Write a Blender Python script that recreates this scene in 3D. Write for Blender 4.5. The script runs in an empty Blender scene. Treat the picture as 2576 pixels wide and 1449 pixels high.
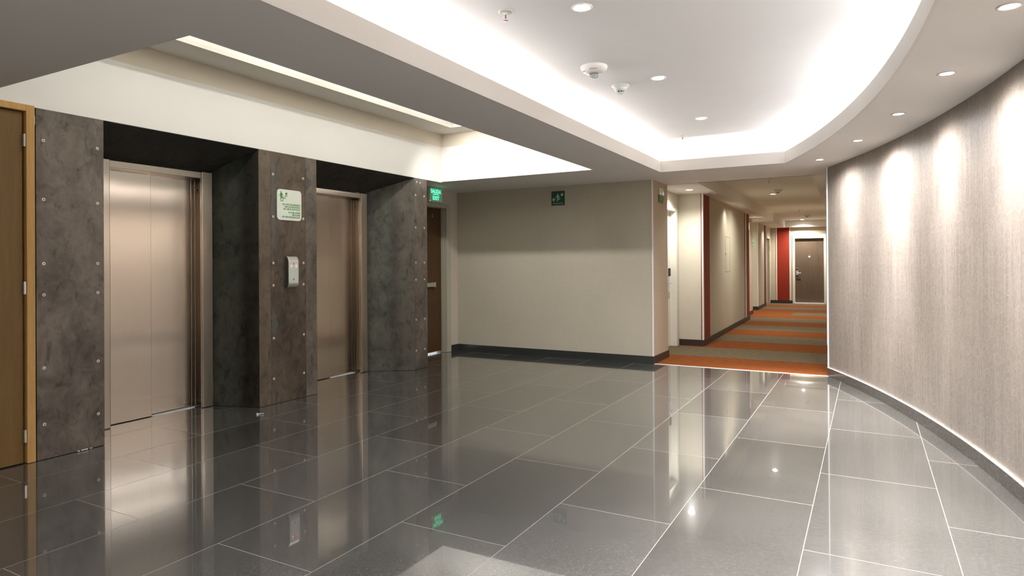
import bpy, bmesh, math, random
from mathutils import Vector, Matrix
random.seed(7)
S = bpy.context.scene
COL = S.collection
PI = math.pi
H = 1.35                       # camera height
ZS, ZU = 2.46, 2.82            # soffit height, raised ceiling height
CX, CY = -13.4, 2.5            # centre of the curved wall
RW, RB, RC = 14.30, 14.285, 13.68   # wall, baseboard face, cove lip radius
XL = -5.045                    # face of the steel cladding / lift wall
YB = 8.463                     # rear lobby wall

# ------------------------------------------------------------------ helpers
def link(o):
    COL.objects.link(o); return o

def mesh_from_bm(name, bm, mats, smooth=False):
    bmesh.ops.recalc_face_normals(bm, faces=bm.faces)
    me = bpy.data.meshes.new(name)
    bm.to_mesh(me); bm.free()
    for m in (mats if isinstance(mats, (list, tuple)) else [mats]):
        me.materials.append(m)
    if smooth:
        for p in me.polygons: p.use_smooth = True
    return me

def obj(name, bm, mat, parent=None, smooth=False):
    o = bpy.data.objects.new(name, mesh_from_bm(name, bm, mat, smooth))
    link(o)
    if parent is not None: adopt(o, parent)
    return o

def world_loc(e):
    v = Vector(e.location)
    while e.parent is not None and e.type == 'EMPTY':
        e = e.parent; v = v + Vector(e.location)
    return v

def adopt(o, parent):
    """keep the child's world coordinates"""
    o.parent = parent
    m = Matrix.Identity(4); p = parent; mats = []
    while p is not None:
        mats.append(p.matrix_parent_inverse @ p.matrix_basis); p = p.parent
    w = Matrix.Identity(4)
    for a in reversed(mats): w = w @ a
    o.matrix_parent_inverse = w.inverted()

def thing(name, label, cat, loc, group=None):
    e = bpy.data.objects.new(name, None); link(e)
    e.location = loc; e.empty_display_size = .1
    tag(e, label, cat, group)
    return e

def tag(o, label, cat, group=None):
    o['label'] = label; o['category'] = cat
    if group: o['group'] = group
    return o

def struct(o, label=None, cat=None):
    o['kind'] = 'structure'
    if label: o['label'] = label
    if cat: o['category'] = cat
    return o

def BM(): return bmesh.new()

def box(bm, x0, x1, y0, y1, z0, z1, T=None):
    vs = [bm.verts.new(T(x, y, z) if T else (x, y, z)) for x in (x0, x1) for y in (y0, y1) for z in (z0, z1)]
    for f in ((0,1,3,2),(4,6,7,5),(0,4,5,1),(2,3,7,6),(0,2,6,4),(1,5,7,3)):
        bm.faces.new([vs[i] for i in f])
    return vs

def bbox(bm, x0, x1, y0, y1, z0, z1, r=.003, seg=2, T=None):
    """box with rounded edges"""
    b2 = bmesh.new(); box(b2, x0, x1, y0, y1, z0, z1)
    bmesh.ops.recalc_face_normals(b2, faces=b2.faces)
    bmesh.ops.bevel(b2, geom=b2.edges[:], offset=r, segments=seg, affect='EDGES', profile=.5)
    mp = {}
    for v in b2.verts: mp[v] = bm.verts.new(T(*v.co) if T else v.co)
    for f in b2.faces:
        try: bm.faces.new([mp[v] for v in f.verts])
        except ValueError: pass
    b2.free()

def poly(bm, pts):
    return bm.faces.new([bm.verts.new(p) for p in pts])

def prism(bm, pts, d):
    """extrude a polygon (list of 3D points) along vector d"""
    d = Vector(d); a = [bm.verts.new(p) for p in pts]; b = [bm.verts.new(Vector(p) + d) for p in pts]
    bm.faces.new(a); bm.faces.new(b[::-1])
    n = len(pts)
    for i in range(n): bm.faces.new((a[i], a[(i+1) % n], b[(i+1) % n], b[i]))

def lathe(bm, prof, c=(0,0,0), seg=32, axis='Z', cap=True):
    rings = []
    for r, h in prof:
        ring = []
        for k in range(seg):
            a = 2*PI*k/seg
            if axis == 'Z': p = (c[0]+r*math.cos(a), c[1]+r*math.sin(a), c[2]+h)
            elif axis == 'X': p = (c[0]+h, c[1]+r*math.cos(a), c[2]+r*math.sin(a))
            else: p = (c[0]+r*math.cos(a), c[1]+h, c[2]+r*math.sin(a))
            ring.append(bm.verts.new(p))
        rings.append(ring)
    for a, b in zip(rings, rings[1:]):
        for k in range(seg): bm.faces.new((a[k], a[(k+1) % seg], b[(k+1) % seg], b[k]))
    if cap:
        for ring in (rings[0], rings[-1]):
            try: bm.faces.new(ring)
            except ValueError: pass

def tube(bm, p0, p1, r, seg=12):
    p0, p1 = Vector(p0), Vector(p1); d = (p1-p0).normalized()
    u = d.orthogonal().normalized(); w = d.cross(u)
    A = [bm.verts.new(p0 + r*(math.cos(2*PI*k/seg)*u + math.sin(2*PI*k/seg)*w)) for k in range(seg)]
    B = [bm.verts.new(p1 + r*(math.cos(2*PI*k/seg)*u + math.sin(2*PI*k/seg)*w)) for k in range(seg)]
    for k in range(seg): bm.faces.new((A[k], A[(k+1) % seg], B[(k+1) % seg], B[k]))
    bm.faces.new(A); bm.faces.new(B[::-1])

def arc(y0, y1, R, n):
    a0, a1 = math.asin((y0-CY)/R), math.asin((y1-CY)/R)
    return [(CX+R*math.cos(a0+(a1-a0)*i/n), CY+R*math.sin(a0+(a1-a0)*i/n)) for i in range(n+1)]

# 2D drawing on planes: P(a,b,h) -> world
def planeX(x, y, z): return lambda a, b, h=0: (x+h, y+a, z+b)      # faces +X, a = +Y, b = +Z
def planeY(x, y, z): return lambda a, b, h=0: (x+a, y-h, z+b)      # faces -Y, a = +X
def slab2d(bm, P, pts, h0, h1):
    prism(bm, [P(a, b, h0) for a, b in pts], Vector(P(0,0,h1)) - Vector(P(0,0,h0)))
def circ2d(c, r, n=20, ry=None): return [(c[0]+r*math.cos(2*PI*k/n), c[1]+(ry or r)*math.sin(2*PI*k/n)) for k in range(n)]
def rrect2d(a0, a1, b0, b1, r, n=6):
    out = []
    for cx, cy, s in ((a1-r, b0+r, -PI/2), (a1-r, b1-r, 0), (a0+r, b1-r, PI/2), (a0+r, b0+r, PI)):
        out += [(cx+r*math.cos(s+PI/2*k/n), cy+r*math.sin(s+PI/2*k/n)) for k in range(n+1)]
    return out
def capsule2d(p, q, w0, w1=None, n=6):
    w1 = w0 if w1 is None else w1
    an = math.atan2(q[1]-p[1], q[0]-p[0])
    out = [(p[0]+w0*math.cos(an+PI/2+PI*k/n), p[1]+w0*math.sin(an+PI/2+PI*k/n)) for k in range(n+1)]
    out += [(q[0]+w1*math.cos(an-PI/2+PI*k/n), q[1]+w1*math.sin(an-PI/2+PI*k/n)) for k in range(n+1)]
    return out
def text_bm(bm, txt, P, a, b, size, align='LEFT', width=None, h0=.0005, h1=.0012, bold=0.0, sx=1.0):
    cu = bpy.data.curves.new('t', 'FONT'); cu.body = txt; cu.size = size; cu.align_x = 'LEFT'; cu.offset = bold
    cu.resolution_u = 3
    o = bpy.data.objects.new('t', cu); link(o)
    dg = bpy.context.evaluated_depsgraph_get()
    me = bpy.data.meshes.new_from_object(o.evaluated_get(dg))
    xs = [v.co.x for v in me.vertices]; w = max(xs)-min(xs); x0 = min(xs)
    k = (width/w) if width else sx
    W = w*k
    off = {'LEFT': 0, 'RIGHT': -W, 'CENTER': -W/2}[align]
    vs = [bm.verts.new(P(a+off+(v.co.x-x0)*k, b+v.co.y, h1)) for v in me.vertices]
    for p in me.polygons:
        try: bm.faces.new([vs[i] for i in p.vertices])
        except ValueError: pass
    bpy.data.objects.remove(o); bpy.data.meshes.remove(me); bpy.data.curves.remove(cu)

# ------------------------------------------------------------------ materials
def M(name):
    m = bpy.data.materials.new(name); m.use_nodes = True
    nt = m.node_tree; b = nt.nodes['Principled BSDF']
    return m, nt, b
def N(nt, typ, **kw):
    n = nt.nodes.new(typ)
    for k, v in kw.items():
        if k.startswith('i_'):
            n.inputs[k[2:].replace('_', ' ')].default_value = v
        else: setattr(n, k, v)
    return n
def L(nt, a, b): nt.links.new(a, b)
def rgb(c): return (c[0], c[1], c[2], 1)
def math_(nt, op, a, b=None, c=None):
    n = nt.nodes.new('ShaderNodeMath'); n.operation = op
    for i, v in enumerate((a, b, c)):
        if v is None: continue
        if isinstance(v, (int, float)): n.inputs[i].default_value = v
        else: L(nt, v, n.inputs[i])
    return n.outputs[0]
def mixc(nt, f, a, b, blend='MIX'):
    n = nt.nodes.new('ShaderNodeMix'); n.data_type = 'RGBA'; n.blend_type = blend
    for s, v in ((n.inputs[0], f), (n.inputs[6], a), (n.inputs[7], b)):
        if isinstance(v, (int, float)): s.default_value = v
        elif isinstance(v, (tuple, list)): s.default_value = rgb(v)
        else: L(nt, v, s)
    return n.outputs[2]
def ramp(nt, f, stops):
    n = nt.nodes.new('ShaderNodeValToRGB')
    e = n.color_ramp.elements
    while len(e) < len(stops): e.new(.5)
    for k, (p, c) in enumerate(stops):
        e[k].position = p; e[k].color = rgb(c) if not isinstance(c, (int, float)) else (c, c, c, 1)
    L(nt, f, n.inputs[0]); return n.outputs[0]
def pos(nt): return nt.nodes.new('ShaderNodeNewGeometry').outputs['Position']
def scaled(nt, vec, s, loc=(0,0,0)):
    n = nt.nodes.new('ShaderNodeMapping'); n.inputs['Scale'].default_value = s; n.inputs['Location'].default_value = loc
    L(nt, vec, n.inputs['Vector']); return n.outputs[0]
def noise(nt, vec, scale, detail=3, rough=.55, dist=0):
    n = N(nt, 'ShaderNodeTexNoise'); n.inputs['Scale'].default_value = scale; n.inputs['Detail'].default_value = detail
    n.inputs['Roughness'].default_value = rough; n.inputs['Distortion'].default_value = dist
    L(nt, vec, n.inputs['Vector']); return n.outputs['Fac']
def bump(nt, b, h, strength, dist=.01):
    n = N(nt, 'ShaderNodeBump'); n.inputs['Strength'].default_value = strength; n.inputs['Distance'].default_value = dist
    L(nt, h, n.inputs['Height']); L(nt, n.outputs[0], b.inputs['Normal'])

def paint(name, c, rough=.7, var=.04, spec=.3):
    m, nt, b = M(name)
    p = pos(nt); f = noise(nt, p, 1.3, 4)
    col = mixc(nt, f, [x*(1-var) for x in c], [min(1, x*(1+var)) for x in c])
    L(nt, col, b.inputs['Base Color']); b.inputs['Roughness'].default_value = rough
    b.inputs['Specular IOR Level'].default_value = spec
    bump(nt, b, noise(nt, p, 260, 2), .06, .002)
    return m
def plain(name, c, rough=.4, metal=0, spec=.5, var=.05):
    m, nt, b = M(name)
    f = noise(nt, pos(nt), 40, 2)
    L(nt, mixc(nt, f, [x*(1-var) for x in c], [min(1, x*(1+var)) for x in c]), b.inputs['Base Color'])
    b.inputs['Roughness'].default_value = rough; b.inputs['Metallic'].default_value = metal
    b.inputs['Specular IOR Level'].default_value = spec
    return m
def emit(name, c, s, base=None):
    m, nt, b = M(name)
    b.inputs['Base Color'].default_value = rgb(base or c)
    b.inputs['Emission Color'].default_value = rgb(c); b.inputs['Emission Strength'].default_value = s
    b.inputs['Roughness'].default_value = .4
    return m
def fabric(name, c, var=.06):
    """woven wall vinyl: fine warp and weft"""
    m, nt, b = M(name)
    p = pos(nt)
    warp = noise(nt, scaled(nt, p, (260, 260, 6)), 1, 2); weft = noise(nt, scaled(nt, p, (5, 5, 420)), 1, 2)
    f = math_(nt, 'MULTIPLY', math_(nt, 'ADD', warp, weft), .5)
    big = noise(nt, p, 1.5, 3)
    f2 = math_(nt, 'ADD', math_(nt, 'MULTIPLY', f, .75), math_(nt, 'MULTIPLY', big, .25))
    col = ramp(nt, f2, [(.3, [x*(1-var*1.6) for x in c]), (.7, [min(1, x*(1+var*1.6)) for x in c])])
    L(nt, col, b.inputs['Base Color']); b.inputs['Roughness'].default_value = .75; b.inputs['Specular IOR Level'].default_value = .25
    bump(nt, b, f, .25, .002)
    return m
def steel(name, lo, hi, tint=(.06,.075,.07), seed=0, tint_lo=.58, rough=.42, band=None, scale_mark=None):
    """hot rolled steel sheet: clouded, with bluish mill scale"""
    m, nt, b = M(name)
    p = scaled(nt, pos(nt), (1, 1, .8), (seed*3.1, seed*1.7, seed*.9))
    f1 = noise(nt, p, 2.6, 8, .62, .6); f2 = noise(nt, p, 9, 6, .65, 1.2); f3 = noise(nt, scaled(nt, p, (1, 1, .25)), 3.3, 3, .5)
    f = math_(nt, 'ADD', math_(nt, 'MULTIPLY', f1, .6), math_(nt, 'MULTIPLY', f2, .4))
    col = ramp(nt, f, [(.38, lo), (.5, [(a*.45+b_*.55) for a, b_ in zip(lo, hi)]), (.60, hi)])
    tf = ramp(nt, f3, [(tint_lo, 0.0), (tint_lo+.14, 1.0)])
    col = mixc(nt, math_(nt, 'MULTIPLY', tf, .75), col, tint)
    marks = ramp(nt, noise(nt, scaled(nt, p, (1, 1, .6)), 15, 8, .72, .7), [(.54, 1.0), (.66, .50)])
    col = mixc(nt, 1.0, col, marks, 'MULTIPLY')
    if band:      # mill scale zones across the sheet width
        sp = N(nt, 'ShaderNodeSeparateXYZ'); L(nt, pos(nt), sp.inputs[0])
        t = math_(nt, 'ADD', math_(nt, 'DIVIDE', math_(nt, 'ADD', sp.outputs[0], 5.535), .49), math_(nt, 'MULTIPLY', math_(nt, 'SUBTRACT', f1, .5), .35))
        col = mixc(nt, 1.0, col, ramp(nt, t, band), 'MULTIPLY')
    if scale_mark:   # pale flaking strip near one edge
        sp = N(nt, 'ShaderNodeSeparateXYZ'); L(nt, pos(nt), sp.inputs[0])
        yy = math_(nt, 'ADD', math_(nt, 'ABSOLUTE', math_(nt, 'SUBTRACT', sp.outputs[1], scale_mark)), math_(nt, 'MULTIPLY', math_(nt, 'SUBTRACT', noise(nt, scaled(nt, pos(nt), (1, 1, .8)), 11, 5, .65), .5), .16))
        zz = ramp(nt, noise(nt, scaled(nt, pos(nt), (.2, .2, 1)), 1.6, 2), [(.44, 0.0), (.54, 1.0)])
        mk = math_(nt, 'MULTIPLY', math_(nt, 'LESS_THAN', yy, .030), zz)
        col = mixc(nt, math_(nt, 'MULTIPLY', mk, .65), col, (.115,.128,.118))
    L(nt, col, b.inputs['Base Color'])
    b.inputs['Metallic'].default_value = .25
    L(nt, ramp(nt, f2, [(.3, rough-.1), (.7, rough+.12)]), b.inputs['Roughness'])
    bump(nt, b, f2, .08, .004)
    return m
def inox(name, c, rough=.2, aniso=.85, wav=.05):
    m, nt, b = M(name)
    p = pos(nt)
    g = noise(nt, scaled(nt, p, (900, 900, 6)), 1, 2)
    L(nt, mixc(nt, g, [x*.93 for x in c], [min(1, x*1.05) for x in c]), b.inputs['Base Color'])
    b.inputs['Metallic'].default_value = 1; b.inputs['Roughness'].default_value = rough
    b.inputs['Anisotropic'].default_value = aniso
    t = N(nt, 'ShaderNodeTangent'); t.direction_type = 'RADIAL'; t.axis = 'Z'
    L(nt, t.outputs[0], b.inputs['Tangent'])
    bump(nt, b, noise(nt, scaled(nt, p, (1, 1, .5)), 2.2, 1), wav, .05)
    return m
def wood(name, lo, hi, axis='Z', rough=.45, sc=1.0, spec=.4):
    m, nt, b = M(name)
    s = {'Z': (14, 14, .8), 'Y': (14, .8, 14)}[axis]
    p = scaled(nt, pos(nt), [x*sc for x in s])
    f = noise(nt, p, 2.2, 6, .6, .4); fine = noise(nt, scaled(nt, pos(nt), [x*9*sc for x in s]), 1.5, 3, .6)
    f = math_(nt, 'ADD', math_(nt, 'MULTIPLY', f, .6), math_(nt, 'MULTIPLY', fine, .4))
    L(nt, ramp(nt, f, [(.3, lo), (.7, hi)]), b.inputs['Base Color'])
    b.inputs['Roughness'].default_value = rough; b.inputs['Specular IOR Level'].default_value = spec
    bump(nt, b, fine, .08, .002)
    return m

def granite_floor():
    m, nt, b = M('polished granite tiles')
    p = pos(nt); sep = N(nt, 'ShaderNodeSeparateXYZ'); L(nt, p, sep.inputs[0])
    com = N(nt, 'ShaderNodeCombineXYZ')
    L(nt, math_(nt, 'SUBTRACT', sep.outputs[1], 2.688), com.inputs[0]); L(nt, math_(nt, 'ADD', sep.outputs[0], .275), com.inputs[1])
    br = N(nt, 'ShaderNodeTexBrick'); br.offset = .5; br.offset_frequency = 2; br.squash = 1
    br.inputs['Scale'].default_value = 1; br.inputs['Mortar Size'].default_value = .0019; br.inputs['Mortar Smooth'].default_value = .15
    br.inputs['Brick Width'].default_value = 1.252; br.inputs['Row Height'].default_value = .6245; br.inputs['Bias'].default_value = 0
    br.inputs['Color1'].default_value = (.82,.82,.82,1); br.inputs['Color2'].default_value = (1.15,1.15,1.15,1); br.inputs['Mortar'].default_value = (1,1,1,1)
    L(nt, com.outputs[0], br.inputs['Vector'])
    g1 = noise(nt, p, 190, 3, .7); g2 = noise(nt, p, 55, 3, .6); cl = noise(nt, p, 1.1, 4, .6, .5)
    f = math_(nt, 'ADD', math_(nt, 'MULTIPLY', g1, .65), math_(nt, 'MULTIPLY', g2, .35))
    col = ramp(nt, f, [(.38, (.052,.051,.047)), (.5, (.069,.067,.062)), (.62, (.092,.089,.083))])
    col = mixc(nt, 1.0, col, ramp(nt, cl, [(.3, (.86,.86,.85)), (.7, (1.1,1.1,1.1))]), 'MULTIPLY')
    st = ramp(nt, noise(nt, scaled(nt, p, (1.2, .7, 1)), 7, 3, .5), [(.69, 1.0), (.76, .78)])
    col = mixc(nt, 1.0, col, st, 'MULTIPLY')
    col = mixc(nt, 1.0, col, br.outputs['Color'], 'MULTIPLY')
    mort = br.outputs['Fac']
    col = mixc(nt, mort, col, (.25,.232,.20))
    L(nt, col, b.inputs['Base Color'])
    r = math_(nt, 'ADD', math_(nt, 'MULTIPLY', cl, .02), FLOOR_ROUGH)
    L(nt, math_(nt, 'ADD', math_(nt, 'MULTIPLY', mort, .6), r), b.inputs['Roughness'])
    b.inputs['IOR'].default_value = 1.5
    b.inputs['Coat Weight'].default_value = 1; b.inputs['Coat IOR'].default_value = 1.55; b.inputs['Coat Roughness'].default_value = .02
    L(nt, math_(nt, 'SUBTRACT', 1.0, math_(nt, 'MULTIPLY', mort, .9)), b.inputs['Coat Weight'])
    L(nt, math_(nt, 'SUBTRACT', .22, math_(nt, 'MULTIPLY', mort, .18)), b.inputs['Specular IOR Level'])
    bump(nt, b, math_(nt, 'ADD', math_(nt, 'MULTIPLY', noise(nt, p, .9, 1), 1.0), math_(nt, 'MULTIPLY', mort, -.02)), .004, .05)
    return m
FLOOR_ROUGH = .13

def carpet_mat():
    m, nt, b = M('striped carpet')
    p = pos(nt); sep = N(nt, 'ShaderNodeSeparateXYZ'); L(nt, p, sep.inputs[0])
    # stripes run across the corridor, which leaves the lobby slightly skewed
    yy = math_(nt, 'SUBTRACT', sep.outputs[1], 8.44)
    s = math_(nt, 'FRACT', math_(nt, 'DIVIDE', yy, 2.06))
    orange = math_(nt, 'LESS_THAN', s, .49)
    # one stripe changes to a half-width insert
    ins = math_(nt, 'MULTIPLY', math_(nt, 'MULTIPLY', math_(nt, 'GREATER_THAN', sep.outputs[1], 17.65), math_(nt, 'LESS_THAN', sep.outputs[1], 18.75)),
                math_(nt, 'LESS_THAN', sep.outputs[0], -1.72))
    orange = math_(nt, 'MAXIMUM', orange, ins)
    g = noise(nt, p, 240, 3, .75); cl = noise(nt, p, 12, 3)
    f = math_(nt, 'ADD', math_(nt, 'MULTIPLY', g, .8), math_(nt, 'MULTIPLY', cl, .2))
    co = ramp(nt, f, [(.38, (.135,.036,.007)), (.62, (.30,.094,.022))])
    cg = ramp(nt, f, [(.35, (.085,.063,.036)), (.65, (.22,.172,.105))])
    L(nt, mixc(nt, orange, cg, co), b.inputs['Base Color'])
    b.inputs['Roughness'].default_value = .95; b.inputs['Specular IOR Level'].default_value = .1
    bump(nt, b, g, .6, .006)
    return m

def wallpaper_mat():
    m, nt, b = M('filigree wallpaper')
    uv = N(nt, 'ShaderNodeUVMap'); uv.uv_map = 'UVMap'
    nz = N(nt, 'ShaderNodeTexNoise'); nz.inputs['Scale'].default_value = 9; nz.inputs['Detail'].default_value = 2
    L(nt, uv.outputs[0], nz.inputs['Vector'])
    w = N(nt, 'ShaderNodeVectorMath'); w.operation = 'MULTIPLY_ADD'
    L(nt, nz.outputs['Color'], w.inputs[0]); w.inputs[1].default_value = (.030,.030,0); L(nt, uv.outputs[0], w.inputs[2])
    sep = N(nt, 'ShaderNodeSeparateXYZ'); L(nt, w.outputs[0], sep.inputs[0])
    PU, PV = .336, .305
    def cell(du, dv, pu=PU, pv=PV):
        a = math_(nt, 'MULTIPLY', math_(nt, 'SUBTRACT', math_(nt, 'FRACT', math_(nt, 'DIVIDE', math_(nt, 'SUBTRACT', sep.outputs[0], du), pu)), .5), pu)
        c = math_(nt, 'MULTIPLY', math_(nt, 'SUBTRACT', math_(nt, 'FRACT', math_(nt, 'DIVIDE', math_(nt, 'SUBTRACT', sep.outputs[1], dv), pv)), .5), pv)
        return a, c
    def ring(a, c, rx, ry, t):
        d = math_(nt, 'SQRT', math_(nt, 'ADD', math_(nt, 'POWER', math_(nt, 'DIVIDE', a, rx), 2), math_(nt, 'POWER', math_(nt, 'DIVIDE', c, ry), 2)))
        d = math_(nt, 'MULTIPLY', math_(nt, 'ABSOLUTE', math_(nt, 'SUBTRACT', d, 1)), min(rx, ry))
        mr = N(nt, 'ShaderNodeMapRange'); mr.inputs[1].default_value = t*.5; mr.inputs[2].default_value = t*1.6
        mr.inputs[3].default_value = 1; mr.inputs[4].default_value = 0
        L(nt, d, mr.inputs[0]); return mr.outputs[0]
    u0, v0 = 5.967-.168, .61-.1525
    A = ring(*cell(u0, v0), .060, .064, .0022)
    B = ring(*cell(u0+.168, v0+.1525), .034, .040, .0026)
    C2 = ring(*cell(u0+.168+.062, v0+.1525, PU, PV), .014, .020, .0026)
    C3 = ring(*cell(u0+.168-.062, v0+.1525, PU, PV), .014, .020, .0026)
    D = ring(*cell(u0, v0+.1525, PU, PV), .030, .046, .0024)
    E_ = ring(*cell(u0+.168, v0, PU, PV), .022, .074, .0022)
    F_ = ring(*cell(u0+.084, v0+.076, PU/2, PV/2), .052, .036, .0022)
    vo = N(nt, 'ShaderNodeTexVoronoi'); vo.feature = 'DISTANCE_TO_EDGE'; vo.inputs['Scale'].default_value = 15
    L(nt, scaled(nt, w.outputs[0], (1.25, 1, 1)), vo.inputs['Vector'])
    mr = N(nt, 'ShaderNodeMapRange'); mr.inputs[1].default_value = .012; mr.inputs[2].default_value = .05; mr.inputs[3].default_value = .55; mr.inputs[4].default_value = 0
    L(nt, vo.outputs['Distance'], mr.inputs[0])
    lines = math_(nt, 'MAXIMUM', math_(nt, 'MULTIPLY', A, .75), math_(nt, 'MULTIPLY', math_(nt, 'MAXIMUM', B, math_(nt, 'MAXIMUM', C2, C3)), .55))
    lines = math_(nt, 'MAXIMUM', lines, math_(nt, 'MULTIPLY', math_(nt, 'MAXIMUM', D, math_(nt, 'MAXIMUM', E_, F_)), .5))
    vo2 = N(nt, 'ShaderNodeTexVoronoi'); vo2.feature = 'DISTANCE_TO_EDGE'; vo2.inputs['Scale'].default_value = 27
    L(nt, scaled(nt, w.outputs[0], (1.3, .8, 1), (.37, .21, 0)), vo2.inputs['Vector'])
    mr2 = N(nt, 'ShaderNodeMapRange'); mr2.inputs[1].default_value = .02; mr2.inputs[2].default_value = .09; mr2.inputs[3].default_value = .5; mr2.inputs[4].default_value = 0
    L(nt, vo2.outputs['Distance'], mr2.inputs[0])
    lines = math_(nt, 'MAXIMUM', lines, math_(nt, 'MULTIPLY', math_(nt, 'MAXIMUM', mr.outputs[0], mr2.outputs[0]), .8))
    stria = noise(nt, scaled(nt, uv.outputs[0], (90, 1.2, 1)), 1, 4, .7); patch = noise(nt, scaled(nt, uv.outputs[0], (2.5, .6, 1)), 1, 3)
    f = math_(nt, 'ADD', math_(nt, 'MULTIPLY', stria, .6), math_(nt, 'MULTIPLY', patch, .4))
    base = ramp(nt, f, [(.38, (.195,.163,.138)), (.62, (.315,.27,.232))])
    col = mixc(nt, math_(nt, 'MULTIPLY', lines, .27), base, (.66,.60,.53))
    # seams between drops
    su = math_(nt, 'FRACT', math_(nt, 'DIVIDE', sep.outputs[0], .672))
    seam = math_(nt, 'LESS_THAN', su, .006)
    col = mixc(nt, math_(nt, 'MULTIPLY', seam, .35), col, (.62,.55,.47))
    L(nt, col, b.inputs['Base Color']); b.inputs['Roughness'].default_value = .5; b.inputs['Specular IOR Level'].default_value = .35
    bump(nt, b, math_(nt, 'ADD', lines, math_(nt, 'MULTIPLY', stria, .6)), .15, .002)
    return m

m_floor = granite_floor(); m_carpet = carpet_mat(); m_paper = wallpaper_mat()
m_white = paint('white wall paint', (.80,.785,.75)); m_ceil = paint('ceiling paint', (.85,.838,.825)); m_ceilc = paint('corridor ceiling paint', (.84,.85,.80))
m_soff = paint('soffit paint', (.82,.80,.78)); m_lip = paint('cove lip paint', (.80,.77,.73)); m_band = paint('shade band paint', (.68,.61,.51)); m_coff = paint('coffer ceiling paint', (.72,.69,.62))
m_beige = fabric('beige wall vinyl', (.50,.46,.365)); m_tan = fabric('tan wall vinyl', (.52,.42,.31)); m_taupe = fabric('taupe wall vinyl', (.53,.47,.36))
m_cream = fabric('cream wall vinyl', (.66,.62,.52)); m_red = fabric('red wall vinyl', (.26,.026,.010)); m_redd = fabric('brick red wall vinyl', (.26,.05,.028))
m_slate = plain('slate baseboard', (.035,.038,.037), .18, spec=.6); m_brownb = plain('brown baseboard', (.045,.03,.022), .45); m_basec, nt, b = M('grey stone baseboard'); p_ = pos(nt); sp = N(nt, 'ShaderNodeSeparateXYZ'); L(nt, p_, sp.inputs[0])
an = math_(nt, 'MULTIPLY', math_(nt, 'ARCTAN2', math_(nt, 'SUBTRACT', sp.outputs[1], CY), math_(nt, 'SUBTRACT', sp.outputs[0], CX)), RB)
jt = math_(nt, 'LESS_THAN', math_(nt, 'FRACT', math_(nt, 'DIVIDE', math_(nt, 'SUBTRACT', an, .13), .60)), .006)
L(nt, mixc(nt, math_(nt, 'MULTIPLY', jt, .8), ramp(nt, noise(nt, p_, 90, 3), [(.35, (.06,.054,.05)), (.65, (.12,.11,.10))]), (.02,.018,.016)), b.inputs['Base Color']); b.inputs['Roughness'].default_value = .2
m_cap = paint('white sealant', (.9,.86,.8))
m_st1 = steel('steel sheet', (.070,.058,.047), (.185,.158,.130), seed=1, tint_lo=.75); m_st2 = steel('steel sheet brown', (.048,.035,.025), (.135,.102,.074), (.10,.118,.112), 2.3, .66, scale_mark=4.372)
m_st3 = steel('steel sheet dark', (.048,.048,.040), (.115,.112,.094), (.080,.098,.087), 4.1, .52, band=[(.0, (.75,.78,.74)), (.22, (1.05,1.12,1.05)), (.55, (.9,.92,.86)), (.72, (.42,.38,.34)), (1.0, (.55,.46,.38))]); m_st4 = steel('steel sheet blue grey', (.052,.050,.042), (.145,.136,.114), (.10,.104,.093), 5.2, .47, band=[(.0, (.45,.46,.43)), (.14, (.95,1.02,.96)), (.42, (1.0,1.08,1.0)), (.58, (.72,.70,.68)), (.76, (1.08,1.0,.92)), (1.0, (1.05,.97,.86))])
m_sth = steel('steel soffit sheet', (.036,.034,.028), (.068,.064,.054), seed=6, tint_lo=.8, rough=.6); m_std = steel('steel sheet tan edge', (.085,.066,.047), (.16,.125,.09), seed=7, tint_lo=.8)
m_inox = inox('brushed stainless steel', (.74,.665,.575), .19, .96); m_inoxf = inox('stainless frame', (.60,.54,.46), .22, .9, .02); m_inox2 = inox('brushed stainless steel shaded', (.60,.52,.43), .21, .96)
m_gapd = plain('dark gap', (.01,.009,.008), .8); m_sill = plain('aluminium sill', (.80,.79,.75), .4, .0)
m_screw = plain('screw head', (.72,.67,.58), .35, .3); m_screwd = plain('screw recess', (.12,.11,.10), .6)
m_odoor = wood('ochre veneer', (.14,.078,.020), (.195,.112,.031), rough=.5); m_oframe = wood('light oak', (.46,.26,.085), (.62,.38,.14), rough=.5, spec=.25); m_xdoor = wood('dark veneer', (.058,.029,.011), (.10,.05,.02))
m_bdoor = wood('walnut veneer', (.085,.058,.038), (.135,.095,.063)); m_wdoor = paint('white door paint', (.78,.76,.68), .45); m_frame = paint('grey frame paint', (.46,.44,.35), .5)
m_chrome = plain('satin chrome', (.78,.78,.76), .25, .9); m_alu = plain('aluminium trim', (.92,.91,.91), .35, .0); m_black = plain('black plastic', (.02,.02,.02), .4)
m_plast = plain('white plastic', (.80,.80,.76), .4); m_plastg = plain('grey white plastic', (.66,.68,.62), .45); m_sign = plain('sign board', (.78,.83,.74), .35); m_sgreen = plain('sign green', (.05,.30,.04), .5)
m_dgreen = plain('dark green sign', (.012,.075,.035), .4); m_lgreen = plain('pale green print', (.50,.68,.56), .5); m_redp = plain('red print', (.45,.03,.03), .5); m_glass = plain('clear plastic', (.85,.88,.88), .08)
m_cop = plain('call panel face', (.62,.68,.61), .3); m_copm = plain('call panel metal', (.70,.67,.63), .28, .8); m_copd = plain('panel side', (.10,.10,.10), .4, .4); m_led = emit('red led', (1,.12,.14), 3.5)
m_exitl = emit('exit letters', (.10,1,.50), 1.5); m_exitp = emit('exit acrylic', (.12,.45,.20), .16, (.34,.48,.33)); m_exitb = plain('exit housing', (.48,.47,.40), .5); m_redled = emit('status led', (1,.05,.05), 4)
m_lens = emit('lamp lens', (1,.97,.92), 60); m_lensw = emit('warm lamp lens', (1,.94,.86), 45); m_trimw = plain('lamp trim', (.85,.84,.82), .35)
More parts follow.
